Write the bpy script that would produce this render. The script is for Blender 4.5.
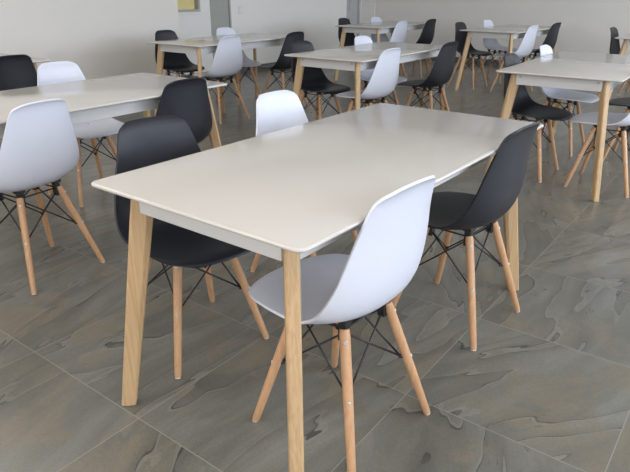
import bpy, bmesh, math, random
from mathutils import Vector, Matrix
random.seed(7)
for o in list(bpy.data.objects):
    bpy.data.objects.remove(o)
S = bpy.context.scene
COL = S.collection
R = math.radians

# ------------------------------------------------------------------ camera
cd = bpy.data.cameras.new('camera')
cam = bpy.data.objects.new('camera', cd)
COL.objects.link(cam)
cam.location = (1.0827, -1.6411, 1.2519)
cam.rotation_euler = (math.pi / 2 - 0.3988, 0.0, 0.655)
cd.sensor_width = 36.0
cd.lens = 591.5 / 630 * 36.0
cd.clip_start = 0.02
S.camera = cam

# ------------------------------------------------------------------ light
S.view_settings.view_transform = 'Standard'
S.view_settings.look = 'None'
S.view_settings.gamma = 1.0
S.view_settings.use_curve_mapping = False
S.view_settings.exposure = 0.0
S.cycles.max_bounces = 8
S.cycles.diffuse_bounces = 6
S.cycles.use_denoising = True

w = bpy.data.worlds.new('sky')
S.world = w
w.use_nodes = True
w.node_tree.nodes['Background'].inputs[0].default_value = (0.72, 0.82, 1.0, 1)
w.node_tree.nodes['Background'].inputs[1].default_value = 1.0

X_RIGHT, Y_BACK, Y_FRONT, X_LEFT, H_ROOM = 4.6, 8.58, -4.2, -5.64, 2.9
X_NEAR, Y_NEAR = -5.05, 3.55
WIN_R = [(-3.3, -1.5), (-0.9, 0.9), (1.5, 3.3), (3.9, 5.7), (6.3, 8.1)]      # along y, right wall
WIN_F = [(-3.6, -1.6), (-0.8, 1.2), (2.0, 4.0)]                              # along x, wall behind the viewer
WZ0, WZ1 = 0.85, 2.65


def daylight(name, loc, rot, sx, sy, power, col):
    l = bpy.data.lights.new(name, 'AREA')
    l.shape = 'RECTANGLE'
    l.size, l.size_y, l.energy, l.color = sx, sy, power, col
    o = bpy.data.objects.new(name, l)
    COL.objects.link(o)
    o.location, o.rotation_euler = loc, rot
    return o


P_R, P_F, P_C = 84.0, 44.0, 24.0
DAY_R, DAY_F = (0.76, 0.86, 1.0), (1.0, 0.97, 0.93)
for a, b in WIN_R:
    daylight('window_daylight', (X_RIGHT + 0.28, (a + b) / 2, (WZ0 + WZ1) / 2), (0, R(90), 0), WZ1 - WZ0, b - a, P_R * (0.78 if a < 1 else 1.5), DAY_R)
for a, b in WIN_F:
    daylight('window_daylight', ((a + b) / 2, Y_FRONT - 0.28, (WZ0 + WZ1) / 2), (R(90), 0, 0), b - a, WZ1 - WZ0, P_F, DAY_F)

for x, y in ((-3.4, -0.6), (-1.2, -2.0), (1.6, -2.0), (2.6, 1.2), (2.6, 4.6), (2.6, 7.4)):
    daylight('ceiling_fill_light', (x, y, H_ROOM - 0.02), (0, 0, 0), 1.2, 1.2, P_C, (1.0, 0.95, 0.88))  # added fill lights, no fixtures: soft warm light from above, out of view


# ------------------------------------------------------------------ materials
def new_mat(name):
    m = bpy.data.materials.new(name)
    m.use_nodes = True
    nt = m.node_tree
    return m, nt, nt.nodes['Principled BSDF']


def N(nt, t, **kw):
    n = nt.nodes.new(t)
    for k, v in kw.items():
        setattr(n, k, v)
    return n


def math_node(nt, op, a, b=None, clamp=False):
    n = N(nt, 'ShaderNodeMath', operation=op, use_clamp=clamp)
    for i, v in enumerate((a, b)):
        if v is None:
            continue
        if isinstance(v, (int, float)):
            n.inputs[i].default_value = v
        else:
            nt.links.new(v, n.inputs[i])
    return n.outputs[0]


def mix_col(nt, fac, a, b, blend='MIX'):
    n = N(nt, 'ShaderNodeMix', data_type='RGBA', blend_type=blend)
    for sock, v in ((n.inputs[0], fac), (n.inputs[6], a), (n.inputs[7], b)):
        if isinstance(v, (int, float)):
            sock.default_value = v
        elif isinstance(v, tuple):
            sock.default_value = (*v, 1) if len(v) == 3 else v
        else:
            nt.links.new(v, sock)
    return n.outputs[2]


def ramp(nt, fac, stops):
    n = N(nt, 'ShaderNodeValToRGB')
    cr = n.color_ramp
    while len(cr.elements) < len(stops):
        cr.elements.new(0.5)
    for e, (p, c) in zip(cr.elements, stops):
        e.position = p
        e.color = (*c, 1) if len(c) == 3 else c
    nt.links.new(fac, n.inputs[0])
    return n.outputs[0]


def plain(name, col, rough=0.5, noise=0.04, scale=40.0, bump=0.0, metal=0.0, coat=0.0, spec=0.5):
    m, nt, b = new_mat(name)
    tc = N(nt, 'ShaderNodeTexCoord')
    nz = N(nt, 'ShaderNodeTexNoise')
    nz.inputs['Scale'].default_value = scale
    nz.inputs['Detail'].default_value = 3
    nt.links.new(tc.outputs['Object'], nz.inputs['Vector'])
    lo = tuple(c * (1 - noise) for c in col)
    hi = tuple(min(1, c * (1 + noise)) for c in col)
    nt.links.new(mix_col(nt, nz.outputs['Fac'], lo, hi), b.inputs['Base Color'])
    b.inputs['Roughness'].default_value = rough
    b.inputs['Metallic'].default_value = metal
    b.inputs['Specular IOR Level'].default_value = spec
    b.inputs['Coat Weight'].default_value = coat
    if bump:
        bp = N(nt, 'ShaderNodeBump')
        bp.inputs['Strength'].default_value = bump
        bp.inputs['Distance'].default_value = 0.002
        nt.links.new(nz.outputs['Fac'], bp.inputs['Height'])
        nt.links.new(bp.outputs[0], b.inputs['Normal'])
    return m


def wood(name, dark, light, along=6.0, across=140.0, rough=0.42):
    m, nt, b = new_mat(name)
    tc = N(nt, 'ShaderNodeTexCoord')
    mp = N(nt, 'ShaderNodeMapping')
    mp.inputs['Scale'].default_value = (across, across, along)
    nt.links.new(tc.outputs['Object'], mp.inputs[0])
    nz = N(nt, 'ShaderNodeTexNoise')
    nz.inputs['Scale'].default_value = 1.0
    nz.inputs['Detail'].default_value = 4
    nz.inputs['Distortion'].default_value = 0.6
    nt.links.new(mp.outputs[0], nz.inputs['Vector'])
    c = ramp(nt, nz.outputs['Fac'], [(0.3, dark), (0.62, light)])
    nz2 = N(nt, 'ShaderNodeTexNoise')
    nz2.inputs['Scale'].default_value = 9
    nt.links.new(tc.outputs['Object'], nz2.inputs['Vector'])
    c = mix_col(nt, math_node(nt, 'MULTIPLY', nz2.outputs['Fac'], 0.35), c, tuple(x * 0.86 for x in light))
    nt.links.new(c, b.inputs['Base Color'])
    b.inputs['Roughness'].default_value = rough
    return m


def floor_material():
    TILE, OU, OV, ROT = 0.6129, -0.879, -0.801, 0.009
    m, nt, b = new_mat('slate_tile')
    L = nt.links.new
    tc = N(nt, 'ShaderNodeTexCoord')
    mp = N(nt, 'ShaderNodeMapping', vector_type='TEXTURE')
    mp.inputs['Rotation'].default_value = (0, 0, ROT)
    mp.inputs['Location'].default_value = (OU, OV, 0)
    mp.inputs['Scale'].default_value = (TILE, TILE, 1)
    L(tc.outputs['Object'], mp.inputs[0])
    fl = N(nt, 'ShaderNodeVectorMath', operation='FLOOR')
    L(mp.outputs[0], fl.inputs[0])
    fr = N(nt, 'ShaderNodeVectorMath', operation='FRACTION')
    L(mp.outputs[0], fr.inputs[0])
    wn = N(nt, 'ShaderNodeTexWhiteNoise', noise_dimensions='3D')
    L(fl.outputs[0], wn.inputs['Vector'])
    sep = N(nt, 'ShaderNodeSeparateXYZ')
    L(fr.outputs[0], sep.inputs[0])
    # grout mask
    ds = []
    for ax in ('X', 'Y'):
        d = math_node(nt, 'ABSOLUTE', math_node(nt, 'SUBTRACT', sep.outputs[ax], 0.5))
        ds.append(d)
    edge = math_node(nt, 'MAXIMUM', ds[0], ds[1])
    grout = math_node(nt, 'GREATER_THAN', edge, 0.5 - 0.0024)
    # per-tile stone coordinates: shifted and turned tile by tile
    ang = math_node(nt, 'MULTIPLY', math_node(nt, 'SUBTRACT', wn.outputs['Value'], 0.5), 1.1)
    rot = N(nt, 'ShaderNodeVectorRotate', rotation_type='Z_AXIS')
    L(fr.outputs[0], rot.inputs['Vector'])
    rot.inputs['Center'].default_value = (0.5, 0.5, 0)
    L(ang, rot.inputs['Angle'])
    sh = N(nt, 'ShaderNodeVectorMath', operation='MULTIPLY_ADD')
    L(wn.outputs['Color'], sh.inputs[0])
    sh.inputs[1].default_value = (37, 41, 29)
    L(rot.outputs[0], sh.inputs[2])
    st = N(nt, 'ShaderNodeMapping')
    st.inputs['Rotation'].default_value = (0, 0, 0.15)
    st.inputs['Scale'].default_value = (1.0, 0.21, 1.0)
    L(sh.outputs[0], st.inputs[0])

    def noise(src, scale, detail, dist=0.0, rough=0.55):
        n = N(nt, 'ShaderNodeTexNoise')
        n.inputs['Scale'].default_value = scale
        n.inputs['Detail'].default_value = detail
        n.inputs['Distortion'].default_value = dist
        n.inputs['Roughness'].default_value = rough
        L(src, n.inputs['Vector'])
        return n.outputs['Fac']
    n1 = noise(st.outputs[0], 2.6, 7, 0.5, 0.62)
    n2 = noise(st.outputs[0], 1.7, 4, 0.35, 0.46)
    n3 = noise(sh.outputs[0], 85, 3)
    n4 = noise(st.outputs[0], 7.0, 6, 0.5, 0.65)
    n5 = noise(sh.outputs[0], 1.7, 5, 0.6, 0.6)
    n6 = noise(sh.outputs[0], 2.4, 2, 0.3)
    base = ramp(nt, n1, [(0.30, (0.071, 0.069, 0.056)), (0.44, (0.121, 0.115, 0.095)), (0.56, (0.164, 0.157, 0.133)), (0.70, (0.231, 0.225, 0.201))])
    tan = math_node(nt, 'MULTIPLY', math_node(nt, 'MULTIPLY', math_node(nt, 'SUBTRACT', n5, 0.505), 14.0, True), 0.75, True)
    base = mix_col(nt, tan, base, (0.195, 0.152, 0.096))
    band = math_node(nt, 'MULTIPLY', math_node(nt, 'SUBTRACT', n4, 0.48), 7.0, True)
    base = mix_col(nt, math_node(nt, 'MULTIPLY', band, 0.45), base, (0.087, 0.084, 0.070))
    base = mix_col(nt, 0.34, base, mix_col(nt, n3, (0.051, 0.049, 0.040), (0.287, 0.276, 0.241)))
    # cleft layers: each sheet of slate pales away from a sharp broken edge
    lay = math_node(nt, 'FRACT', math_node(nt, 'MULTIPLY', n2, 10.0))
    brk = math_node(nt, 'MULTIPLY', math_node(nt, 'SUBTRACT', n6, 0.40), 6.0, True)
    soft = math_node(nt, 'MULTIPLY', math_node(nt, 'POWER', math_node(nt, 'SUBTRACT', 1.0, lay), 3.0), 0.42)
    v1 = math_node(nt, 'MULTIPLY', math_node(nt, 'LESS_THAN', lay, 0.034), math_node(nt, 'MULTIPLY', brk, 0.66))
    lip = math_node(nt, 'MULTIPLY', math_node(nt, 'GREATER_THAN', lay, 0.93), 0.16)
    base = mix_col(nt, soft, base, (0.065, 0.063, 0.055))
    base = mix_col(nt, lip, base, (0.30, 0.29, 0.26))
    base = mix_col(nt, v1, base, (0.030, 0.029, 0.025))
    base = mix_col(nt, grout, base, (0.26, 0.245, 0.21))
    L(base, b.inputs['Base Color'])
    rg = math_node(nt, 'ADD', math_node(nt, 'MULTIPLY', n4, 0.16), 0.22)
    L(rg, b.inputs['Roughness'])
    b.inputs['Specular IOR Level'].default_value = 0.6
    bp = N(nt, 'ShaderNodeBump')
    bp.inputs['Strength'].default_value = 0.35
    bp.inputs['Distance'].default_value = 0.004
    h = math_node(nt, 'SUBTRACT', math_node(nt, 'ADD', math_node(nt, 'MULTIPLY', n1, 0.7), math_node(nt, 'MULTIPLY', n3, 0.12)), math_node(nt, 'MULTIPLY', v1, 0.5))
    L(h, bp.inputs['Height'])
    L(bp.outputs[0], b.inputs['Normal'])
    return m


M = {}
M['floor'] = floor_material()
M['wall'] = plain('beige_wall_paint', (0.70, 0.665, 0.615), 0.75, 0.015, 3.0)
M['pale'] = plain('pale_wall_paint', (0.78, 0.755, 0.71), 0.7, 0.012, 3.0)
M['ceil'] = plain('ceiling_paint', (0.88, 0.87, 0.85), 0.9, 0.01, 4.0)
M['skirt'] = plain('dark_tile_skirting', (0.13, 0.125, 0.115), 0.4, 0.25, 9.0)
M['door_green'] = plain('grey_green_door_paint', (0.36, 0.365, 0.33), 0.5, 0.02, 5.0)
M['door_grey'] = plain('grey_door_paint', (0.43, 0.43, 0.43), 0.45, 0.02, 5.0)
M['alu'] = plain('grey_window_metal', (0.38, 0.37, 0.35), 0.4, 0.03, 20.0)
M['blind'] = plain('yellow_blind', (0.72, 0.60, 0.27), 0.7, 0.05, 14.0)
M['top'] = plain('white_lacquer', (0.56, 0.525, 0.485), 0.13, 0.006, 12.0)
M['apron'] = plain('white_painted_apron', (0.60, 0.59, 0.575), 0.30, 0.008, 12.0)
M['white'] = plain('white_plastic', (0.63, 0.645, 0.72), 0.38, 0.01, 60.0)
M['black'] = plain('black_plastic', (0.014, 0.0155, 0.021), 0.45, 0.06, 90.0, 0.04, spec=0.38)
M['beech'] = wood('beech', (0.46, 0.25, 0.125), (0.56, 0.325, 0.175), 5.0, 90.0)
M['ash'] = wood('ash', (0.41, 0.26, 0.132), (0.545, 0.368, 0.198), 4.0, 150.0)
M['wire'] = plain('black_steel', (0.012, 0.012, 0.014), 0.4, 0.05, 40.0)
M['steel'] = plain('zinc_bolt', (0.72, 0.72, 0.72), 0.35, 0.05, 60.0, metal=0.5)
M['glide'] = plain('grey_plastic_glide', (0.50, 0.47, 0.43), 0.5, 0.05, 60.0)
M['switch'] = plain('switch_plastic', (0.72, 0.70, 0.66), 0.4, 0.01, 60.0)


# ------------------------------------------------------------------ mesh helpers
def obj(name, bm, mat, parent=None, smooth=True, bevel=0.0, seg=2):
    me = bpy.data.meshes.new(name)
    bmesh.ops.recalc_face_normals(bm, faces=bm.faces[:])
    bm.to_mesh(me)
    bm.free()
    me.materials.append(mat)
    o = bpy.data.objects.new(name, me)
    COL.objects.link(o)
    if parent:
        o.parent = parent
    for p in me.polygons:
        p.use_smooth = smooth
    if bevel:
        b = o.modifiers.new('bevel', 'BEVEL')
        b.width, b.segments, b.limit_method, b.angle_limit = bevel, seg, 'ANGLE', R(35)
        b.harden_normals = False
    return o


def add_box(bm, x0, x1, y0, y1, z0, z1):
    vs = [bm.verts.new((x, y, z)) for z in (z0, z1) for x, y in ((x0, y0), (x1, y0), (x1, y1), (x0, y1))]
    for f in ((0, 3, 2, 1), (4, 5, 6, 7), (0, 1, 5, 4), (1, 2, 6, 5), (2, 3, 7, 6), (3, 0, 4, 7)):
        bm.faces.new([vs[i] for i in f])


def box(*a):
    bm = bmesh.new()
    add_box(bm, *a)
    return bm


def add_tube(bm, p0, p1, r0, r1=None, n=12, rings=None):
    """tapered round bar from p0 to p1, optional rings [(t, r), ...]"""
    p0, p1 = Vector(p0), Vector(p1)
    r1 = r0 if r1 is None else r1
    rings = rings or [(0, r0), (1, r1)]
    d = (p1 - p0).normalized()
    a = d.orthogonal().normalized()
    b = d.cross(a)
    L = []
    for t, r in rings:
        c = p0.lerp(p1, t)
        L.append([bm.verts.new(c + (a * math.cos(q) + b * math.sin(q)) * r) for q in [2 * math.pi * k / n for k in range(n)]])
    for A, B in zip(L, L[1:]):
        for k in range(n):
            bm.faces.new((A[k], A[(k + 1) % n], B[(k + 1) % n], B[k]))
    bm.faces.new(L[0][::-1])
    bm.faces.new(L[-1])


def thing(name, label, cat, loc=(0, 0, 0), rz=0.0, group=None):
    o = bpy.data.objects.new(name, None)
    o.empty_display_size = 0.1
    COL.objects.link(o)
    o.location, o.rotation_euler = loc, (0, 0, rz)
    o['label'], o['category'] = label, cat
    if group:
        o['group'] = group
    return o


def struct(name, bm, mat, **kw):
    o = obj(name, bm, mat, None, kw.pop('smooth', False), **kw)
    o['kind'] = 'structure'
    return o


def copy_tree(o, parent=None):
    c = o.copy()
    COL.objects.link(c)
    if parent:
        c.parent = parent
    for ch in list(o.children):
        copy_tree(ch, c)
    return c


# ------------------------------------------------------------------ setting
struct('floor', box(X_LEFT - 0.3, X_RIGHT + 0.3, Y_FRONT - 0.3, Y_BACK + 0.3, -0.12, 0.0), M['floor'])
struct('ceiling', box(X_LEFT - 0.3, X_RIGHT + 0.3, Y_FRONT - 0.3, Y_BACK + 0.3, H_ROOM, H_ROOM + 0.1), M['ceil'])
struct('wall_back', box(X_LEFT - 0.2, X_RIGHT + 0.2, Y_BACK, Y_BACK + 0.2, 0.0, H_ROOM), M['wall'])
# left side: a wall that stands forward, then the recessed stretch with openings
struct('wall_left', box(X_NEAR - 0.3, X_NEAR, Y_FRONT, Y_NEAR, 0.0, H_ROOM), M['wall'])
W1 = (3.72, 4.46, 0.93, 2.1)       # window: y0 y1 z0 z1
D1 = (4.64, 5.05, 0.0, 2.1)
D2 = (8.08, 8.54, 0.0, 2.1)


def wall_x(x0, x1, ya, yb, holes):
    bm = bmesh.new()
    y = ya
    for h0, h1, z0, z1 in sorted(holes):
        add_box(bm, x0, x1, y, h0, 0.0, H_ROOM)
        if z0 > 0:
            add_box(bm, x0, x1, h0, h1, 0.0, z0)
        add_box(bm, x0, x1, h0, h1, z1, H_ROOM)
        y = h1
    add_box(bm, x0, x1, y, yb, 0.0, H_ROOM)
    return bm


def wall_y(y0, y1, xa, xb, holes):
    bm = bmesh.new()
    x = xa
    for h0, h1, z0, z1 in sorted(holes):
        add_box(bm, x, h0, y0, y1, 0.0, H_ROOM)
        if z0 > 0:
            add_box(bm, h0, h1, y0, y1, 0.0, z0)
        add_box(bm, h0, h1, y0, y1, z1, H_ROOM)
        x = h1
    add_box(bm, x, xb, y0, y1, 0.0, H_ROOM)
    return bm


struct('wall_recess', wall_x(X_LEFT - 0.2, X_LEFT, Y_NEAR, Y_BACK, [W1, D1, D2]), M['pale'])
struct('wall_right', wall_x(X_RIGHT, X_RIGHT + 0.2, Y_FRONT, Y_BACK, [(a, b, WZ0, WZ1) for a, b in WIN_R]), M['wall'])
struct('wall_front', wall_y(Y_FRONT - 0.2, Y_FRONT, X_NEAR, X_RIGHT, [(a, b, WZ0, WZ1) for a, b in WIN_F]), M['wall'])
# pale pilaster in the back left corner
struct('trim_1', box(X_LEFT, -5.33, Y_BACK - 0.012, Y_BACK, 0.0, H_ROOM), M['pale'])
# skirting
struct('baseboard_back', box(-5.33, X_RIGHT, Y_BACK - 0.012, Y_BACK, 0.0, 0.10), M['skirt'])
bm = bmesh.new()
for a, b in ((Y_NEAR, D1[0]), (D1[1], D2[0])):
    add_box(bm, X_LEFT, X_LEFT + 0.012, a, b, 0.0, 0.10)
struct('baseboard_recess', bm, M['skirt'])
struct('baseboard_left', box(X_NEAR, X_NEAR + 0.012, Y_FRONT, Y_NEAR, 0.0, 0.10), M['skirt'])


def frame_bm_x(x0, x1, y0, y1, z0, z1, t, bottom=True):
    bm = bmesh.new()
    add_box(bm, x0, x1, y0, y0 + t, z0, z1)
    add_box(bm, x0, x1, y1 - t, y1, z0, z1)
    add_box(bm, x0, x1, y0 + t, y1 - t, z1 - t, z1)
    if bottom:
        add_box(bm, x0, x1, y0 + t, y1 - t, z0, z0 + t)
    return bm


# window with a drawn yellow blind
win = struct('window_1', box(X_LEFT - 0.10, X_LEFT - 0.085, W1[0], W1[1], W1[2], W1[3]), M['blind'])
obj('window_frame', frame_bm_x(X_LEFT - 0.085, X_LEFT - 0.01, *W1, 0.03), M['alu'], win, False)
obj('window_sill', box(X_LEFT - 0.085, X_LEFT + 0.035, W1[0] - 0.04, W1[1] + 0.04, W1[2] - 0.02, W1[2]), M['pale'], win, False)
d1 = struct('door_1', box(X_LEFT - 0.06, X_LEFT - 0.015, D1[0], D1[1], 0.0, D1[3]), M['door_green'])
obj('door_frame', frame_bm_x(X_LEFT - 0.09, X_LEFT + 0.008, D1[0], D1[1], 0.0, D1[3], 0.03, False), M['door_green'], d1, False)
d2 = struct('door_2', box(X_LEFT - 0.06, X_LEFT - 0.02, D2[0], D2[1], 0.0, D2[3]), M['door_grey'])
obj('door_frame', frame_bm_x(X_LEFT - 0.09, X_LEFT + 0.010, D2[0], D2[1], 0.0, D2[3], 0.06, False), M['door_grey'], d2, False)
for z0, z1 in ((0.15, 0.72), (0.84, 1.95)):
    obj('door_panel', box(X_LEFT - 0.022, X_LEFT - 0.010, D2[0] + 0.11, D2[1] - 0.11, z0, z1), M['door_grey'], d2, False, 0.006)

# daylight windows of the right wall and of the wall behind the viewer
k = 2
for a, b in WIN_R:
    fr = struct('window_%d' % k, frame_bm_x(X_RIGHT + 0.06, X_RIGHT + 0.12, a, b, WZ0, WZ1, 0.05), M['alu'])
    obj('mullion', box(X_RIGHT + 0.07, X_RIGHT + 0.11, (a + b) / 2 - 0.02, (a + b) / 2 + 0.02, WZ0 + 0.05, WZ1 - 0.05), M['alu'], fr, False)
    k += 1
for a, b in WIN_F:
    bm = bmesh.new()
    y0, y1 = Y_FRONT - 0.12, Y_FRONT - 0.06
    add_box(bm, a, a + 0.05, y0, y1, WZ0, WZ1)
    add_box(bm, b - 0.05, b, y0, y1, WZ0, WZ1)
    add_box(bm, a + 0.05, b - 0.05, y0, y1, WZ0, WZ0 + 0.05)
    add_box(bm, a + 0.05, b - 0.05, y0, y1, WZ1 - 0.05, WZ1)
    fr = struct('window_%d' % k, bm, M['alu'])
    obj('mullion', box((a + b) / 2 - 0.02, (a + b) / 2 + 0.02, y0 + 0.01, y1 - 0.01, WZ0 + 0.05, WZ1 - 0.05), M['alu'], fr, False)
    k += 1

sw = thing('light_switch', 'small white light switch on the pale wall beside the grey-green door', 'light switch', (X_LEFT, 4.925 + 0.33, 0.93))
obj('switch_plate', box(0.0, 0.009, -0.042, 0.042, -0.06, 0.06), M['switch'], sw, False, 0.003)
obj('rocker', box(0.009, 0.014, -0.018, 0.018, -0.032, 0.032), M['pale'], sw, False, 0.002)

# ------------------------------------------------------------------ tables
TW, TL, TH = 0.768, 1.553, 0.75
TT = 0.0135


def rounded_rect(hx, hy, r, n=8):
    pts = []
    for cx, cy, a0 in ((hx - r, hy - r, 0), (-hx + r, hy - r, 90), (-hx + r, -hy + r, 180), (hx - r, -hy + r, 270)):
        for k in range(n + 1):
            a = R(a0 + 90 * k / n)
            pts.append((cx + r * math.cos(a), cy + r * math.sin(a)))
    return pts


def make_table():
    t = thing('dining_table', 'x', 'table')
    bm = bmesh.new()
    rows = []
    for z, ins in ((TH - TT, 0.007), (TH - TT + 0.003, 0.002), (TH - TT + 0.006, 0.0), (TH - 0.004, 0.0), (TH - 0.0015, 0.0015), (TH, 0.005)):
        rows.append([bm.verts.new((x, y, z)) for x, y in rounded_rect(TW / 2 - ins, TL / 2 - ins, 0.027 - ins)])
    n = len(rows[0])
    for A, B in zip(rows, rows[1:]):
        for k in range(n):
            bm.faces.new((A[k], A[(k + 1) % n], B[(k + 1) % n], B[k]))
    bm.faces.new(rows[0][::-1])
    bm.faces.new(rows[-1])
    tt = obj('tabletop', bm, M['top'], t, True)
    tt.modifiers.new('split', 'EDGE_SPLIT').split_angle = R(50)
    # aprons
    ax, ay, az0, az1, th = TW / 2 - 0.092, TL / 2 - 0.075, TH - TT - 0.074, TH - TT, 0.02
    for s in (-1, 1):
        y = s * ay
        a = obj('apron_rail', box(-ax + 0.03, ax - 0.03, min(y, y - s * th), max(y, y - s * th), az0, az1), M['apron'], t, False, 0.002)
        for sx in (-1, 1):
            b = bmesh.new()
            add_tube(b, (sx * (ax - 0.055), y, TH - TT - 0.022), (sx * (ax - 0.055), y + s * 0.0025, TH - TT - 0.022), 0.0075, n=10)
            obj('screw', b, M['alu'], a, False)
        x = s * ax
        a = obj('apron_rail', box(min(x, x - s * th), max(x, x - s * th), -ay + 0.03, ay - 0.03, az0, az1), M['apron'], t, False, 0.002)
        for sy in (-1, 1):
            b = bmesh.new()
            add_tube(b, (x, sy * (ay - 0.06), TH - TT - 0.022), (x + s * 0.0025, sy * (ay - 0.06), TH - TT - 0.022), 0.0075, n=10)
            obj('screw', b, M['alu'], a, False)
    # splayed tapered plank legs set across the corners
    for sx in (-1, 1):
        for sy in (-1, 1):
            foot = Vector((sx * (TW / 2 - 0.031), sy * (TL / 2 - 0.010), 0.0))
            top = Vector((sx * (TW / 2 - 0.116), sy * (TL / 2 - 0.103), TH - TT))
            rad = Vector((sx, sy, 0)).normalized()
            tan = Vector((-rad.y, rad.x, 0))
            bm = bmesh.new()
            rings = []
            for u, z in ((0, 0.0), (0.004, 0.0), (0.3, 0), (0.6, 0), (0.86, 0), (1, 0)):
                c = foot.lerp(top, u)
                wr = 0.0235 + (0.0325 - 0.0235) * min(1, u / 0.86)
                wt = 0.0185
                if u == 0:
                    wr, wt = wr - 0.003, wt - 0.003
                ch = 0.004 + 0.010 * u            # inner edge cut back more towards the top
                prof = [(wr, wt - 0.006), (wr, -wt + 0.006), (wr - 0.006, -wt), (-wr + ch * 1.4, -wt), (-wr, -wt + ch), (-wr, wt - ch), (-wr + ch * 1.4, wt), (wr - 0.006, wt)]
                rings.append([bm.verts.new(c + rad * p + tan * q) for p, q in prof])
            for A, B in zip(rings, rings[1:]):
                for k in range(8):
                    bm.faces.new((A[k], A[(k + 1) % 8], B[(k + 1) % 8], B[k]))
            bm.faces.new(rings[0][::-1])
            bm.faces.new(rings[-1])
            obj('leg', bm, M['ash'], t, False, 0.002)
    return t


TABLES = {
    'front': (0.0, 0.0, 0.0, 'large white dining table in the foreground with four pale wooden legs'),
    'left': (-1.761, -0.006, 0.005, 'white dining table left of the foreground table, cut off by the left picture edge'),
    'back_left': (-3.608, 2.987, 0.004, 'white dining table in front of the yellow blind and grey-green door'),
    'middle': (-1.755, 2.900, 0.004, 'white dining table straight behind the foreground table, four chairs around it'),
    'far_mid': (-3.669, 6.252, 0.013, 'small distant white table in the far corner beside the grey door'),
    'far_right': (-1.864, 6.481, -0.052, 'distant white table against the plain back wall with chair-filled sides'),
    'right': (-0.045, 3.005, 0.030, 'white dining table at right with a pale leg standing on bare tiles in front'),
    'edge_right': (-0.055, 6.38, 0.0, 'white table far back at the right picture edge, only its corner showing'),
    'edge_left': (-3.655, 0.02, 0.0, 'white table against the left wall, only a corner showing behind chairs'),
}
proto = None
for key, (x, y, rz, lab) in TABLES.items():
    if proto is None:
        t = proto = make_table()
    else:
        t = copy_tree(proto)
    t.location, t.rotation_euler = (x, y, 0), (0, 0, rz)
    t['label'], t['group'] = lab, 'white dining tables set out in rows'

# ------------------------------------------------------------------ chairs
#        y_c     z_c    half_w  y_edge  z_edge
SHELL = [(0.274, 0.424, 0.120, 0.252, 0.422),
         (0.264, 0.437, 0.163, 0.229, 0.434),
         (0.229, 0.446, 0.192, 0.189, 0.444),
         (0.162, 0.446, 0.209, 0.122, 0.449),
         (0.072, 0.438, 0.219, 0.042, 0.453),
         (-0.023, 0.432, 0.224, -0.023, 0.461),
         (-0.093, 0.438, 0.221, -0.070, 0.484),
         (-0.138, 0.468, 0.212, -0.102, 0.525),
         (-0.160, 0.530, 0.196, -0.126, 0.580),
         (-0.168, 0.610, 0.177, -0.142, 0.645),
         (-0.174, 0.690, 0.155, -0.157, 0.713),
         (-0.184, 0.770, 0.136, -0.175, 0.776),
         (-0.194, 0.803, 0.122, -0.188, 0.800),
         (-0.207, 0.820, 0.092, -0.205, 0.815)]


def crom(P, t):
    n = len(P) - 1
    x = t * n
    i = min(int(x), n - 1)
    f = x - i
    p = [P[max(0, min(n, i + k))] for k in (-1, 0, 1, 2)]
    out = []
    for a, b, c, d in zip(*p):
        out.append(0.5 * (2 * b + (c - a) * f + (2 * a - 5 * b + 4 * c - d) * f * f + (3 * b - a - 3 * c + d) * f ** 3))
    return out


def shell_bm():
    NR, NC = 46, 28
    bm = bmesh.new()
    G = []
    for i in range(NR + 1):
        yc, zc, hw, ye, ze = crom(SHELL, i / NR)
        row = []
        for j in range(NC + 1):
            s = -math.cos(math.pi * j / NC)
            s = 0.55 * s + 0.45 * (2 * j / NC - 1)
            b = abs(s) ** 2.3
            row.append(bm.verts.new((hw * math.sin(s * math.pi / 2) * 0.25 + hw * s * 0.75, yc + (ye - yc) * b, zc + (ze - zc) * b)))
        G.append(row)
    for i in range(NR):
        for j in range(NC):
            bm.faces.new((G[i][j], G[i + 1][j], G[i + 1][j + 1], G[i][j + 1]))
    return bm


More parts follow.
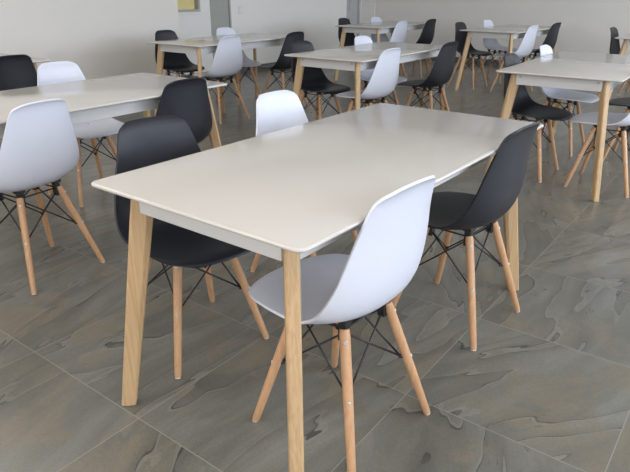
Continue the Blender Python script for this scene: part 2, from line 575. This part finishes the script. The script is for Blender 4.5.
def make_chair(kind):
    c = thing('dining_chair', 'x', 'chair')
    me_bm = shell_bm()
    sh = obj('seat_shell', me_bm, M[kind], c, True)
    # make sure the sitting side is the front of the sheet
    up = sum(p.normal.z * p.area for p in sh.data.polygons)
    if up < 0:
        sh.data.flip_normals()
    so = sh.modifiers.new('thickness', 'SOLIDIFY')
    so.thickness, so.offset = 0.0075, -1.0
    bv = sh.modifiers.new('rim', 'BEVEL')
    bv.width, bv.segments, bv.limit_method, bv.angle_limit = 0.0028, 2, 'ANGLE', R(50)
    tops, mids = [], []
    for sx in (-1, 1):
        for sy in (1, -1):
            foot = Vector((sx * 0.193, sy * 0.193, 0.0))
            top = Vector((sx * 0.099, 0.096 if sy > 0 else -0.080, 0.402))
            bm = bmesh.new()
            add_tube(bm, foot + (top - foot) * 0.012, top, 0, n=14,
                     rings=[(0, 0.0105), (0.01, 0.0118), (0.35, 0.0138), (0.7, 0.0152), (0.96, 0.0152), (1.0, 0.0140)])
            leg = obj('leg', bm, M['beech'], c, True)
            leg.modifiers.new('split', 'EDGE_SPLIT').split_angle = R(50)
            out = Vector((sx, sy, 0)).normalized()
            for u in (0.93, 0.54):
                p = foot.lerp(top, u)
                bm = bmesh.new()
                r = 0.0152 if u > 0.8 else 0.0146
                add_tube(bm, p + out * (r - 0.003), p + out * (r + 0.002), 0.0062, 0.005, 10)
                obj('bolt', bm, M['steel'], leg, False)
            bm = bmesh.new()
            add_tube(bm, foot, foot + (top - foot) * 0.014, 0.0098, 0.0104, 12)
            obj('foot_glide', bm, M['glide'], leg, False)
            pm = foot.lerp(top, 0.54)
            bm = bmesh.new()
            add_tube(bm, pm - out * 0.024, pm - out * 0.012, 0.0075, 0.0075, 10)
            obj('wire_end_cap', bm, M['wire'], leg, False)
            tops.append((sx, sy, foot.lerp(top, 0.955) - out * 0.016))
            mids.append((sx, sy, pm - out * 0.019))
            # bracket that hangs the leg from the shell
            bm = bmesh.new()
            pt = foot.lerp(top, 0.95) - out * 0.018
            zt = 0.418 if sy > 0 else 0.424
            add_box(bm, pt.x - 0.013, pt.x + 0.013, pt.y - 0.013, pt.y + 0.013, pt.z - 0.022, zt)
            add_box(bm, pt.x - 0.020, pt.x + 0.020, pt.y - 0.018, pt.y + 0.018, zt - 0.004, zt + 0.012)
            obj('mounting_bracket', bm, M['wire'], c, False, 0.003)
    bm = bmesh.new()
    T = {(a, b): p for a, b, p in tops}
    D = {(a, b): p for a, b, p in mids}
    for a, b in (((-1, 1), (1, 1)), ((1, 1), (1, -1)), ((1, -1), (-1, -1)), ((-1, -1), (-1, 1))):
        for p, q in ((a, b), (b, a)):
            add_tube(bm, T[p], D[q], 0.0032, n=8)
        pa, pb = T[a] + Vector((0, 0, 0.012)), T[b] + Vector((0, 0, 0.012))
        add_tube(bm, pa, pb, 0.0036, n=8)
    obj('wire_brace', bm, M['wire'], c, True)
    return c


LEFT, RIGHT = -R(90), R(90)       # facing towards +x / towards -x
#  table, side(u), v, yaw, colour, label
CH = [
    ('front', -0.482, -0.357, -R(101), 'black', 'black moulded chair facing the camera at the left side of the foreground table'),
    ('front', -0.500, 0.375, -R(92), 'white', 'white chair on the far left side of the foreground table, only its backrest top showing'),
    ('front', 0.237, -0.400, R(86), 'white', 'large white chair seen from behind in the foreground, pushed up to the nearest table corner'),
    ('front', 0.235, 0.408, R(86), 'black', 'black chair at the right end of the foreground table, seen from behind in full'),
    ('left', 0.240, -0.395, R(97), 'white', 'white chair seen from behind at the left picture edge, standing clear on the tiles'),
    ('left', 0.235, 0.440, R(87), 'black', 'black chair seen from behind at the left table, just beyond the foremost black chair'),
    ('left', -0.570, 0.410, -R(92), 'white', 'white chair facing us across the left table, its seat showing under that table'),
    ('edge_left', 0.300, 0.440, R(87), 'black', 'black backrest cut by the left picture edge, behind the left table'),
    ('back_left', -0.530, -0.260, -R(92), 'black', 'black chair in front of the left wall, at the table by the yellow blind'),
    ('back_left', -0.330, 0.445, -R(92), 'white', 'white chair below the grey-green door, facing us over the table by the yellow blind'),
    ('back_left', 0.228, -0.385, R(87), 'white', 'white chair seen from behind at the table by the yellow blind'),
    ('back_left', 0.360, 0.445, R(87), 'black', 'black chair at the right end of the table by the yellow blind'),
    ('middle', -0.345, -0.350, -R(92), 'black', 'black chair at the left front corner of the middle table, seat under the tabletop'),
    ('middle', -0.235, 0.445, -R(92), 'white', 'white chair on the far left side of the middle table, reflected in its tabletop'),
    ('middle', 0.230, -0.420, R(87), 'white', 'white chair seen from behind at the front right corner of the middle table'),
    ('middle', 0.330, 0.410, R(87), 'black', 'black chair at the right end of the middle table, seen from behind'),
    ('far_mid', -0.490, -0.120, -R(92), 'black', 'tiny black chair beside the grey door, at the table in the far corner'),
    ('far_mid', -0.270, 0.445, -R(92), 'white', 'tiny white chair against the pale corner strip, at the table in the far corner'),
    ('far_mid', 0.230, -0.260, R(87), 'white', 'white chair seen from behind at the table in the far corner, above the middle table'),
    ('far_mid', 0.320, 0.445, R(87), 'black', 'black chair at the right end of the table in the far corner'),
    ('far_right', -0.400, -0.360, -R(94), 'black', 'black chair at the left front leg of the distant table against the plain back wall'),
    ('far_right', -0.380, 0.420, -R(94), 'white', 'white chair facing us over the distant table against the plain back wall'),
    ('far_right', 0.230, -0.370, R(84), 'white', 'white chair seen from behind at the distant table against the plain back wall'),
    ('far_right', 0.235, 0.400, R(84), 'black', 'black chair at the right end of the distant table against the plain back wall'),
    ('right', -0.230, -0.385, -R(90), 'black', 'black chair tucked under the left front corner of the right-hand table'),
    ('right', -0.232, 0.440, -R(90), 'white', 'white chair on the far left side of the right-hand table, its top peeking over'),
    ('right', 0.320, -0.385, R(90), 'white', 'white chair behind the front leg of the right-hand table, cut by the picture edge'),
    ('right', 0.385, 0.410, R(90), 'black', 'black chair at the right picture edge, on the far right side of the right-hand table'),
    ('edge_right', -0.350, -0.140, -R(92), 'black', 'lone black chair before the bare back wall, at the table on the right picture edge'),
    ('edge_right', -0.232, 0.445, -R(92), 'white', 'white chair top barely showing at the right picture edge, far back'),
]
PROTO = {}
for tab, u, v, yaw, kind, lab in CH:
    tx, ty, rz, _ = TABLES[tab]
    x = tx + u * math.cos(rz) - v * math.sin(rz)
    y = ty + u * math.sin(rz) + v * math.cos(rz)
    if kind not in PROTO:
        c = PROTO[kind] = make_chair(kind)
    else:
        c = copy_tree(PROTO[kind])
    c.location, c.rotation_euler = (x, y, 0), (0, 0, yaw)
    c['label'], c['group'] = lab, kind + ' moulded chairs around the tables'
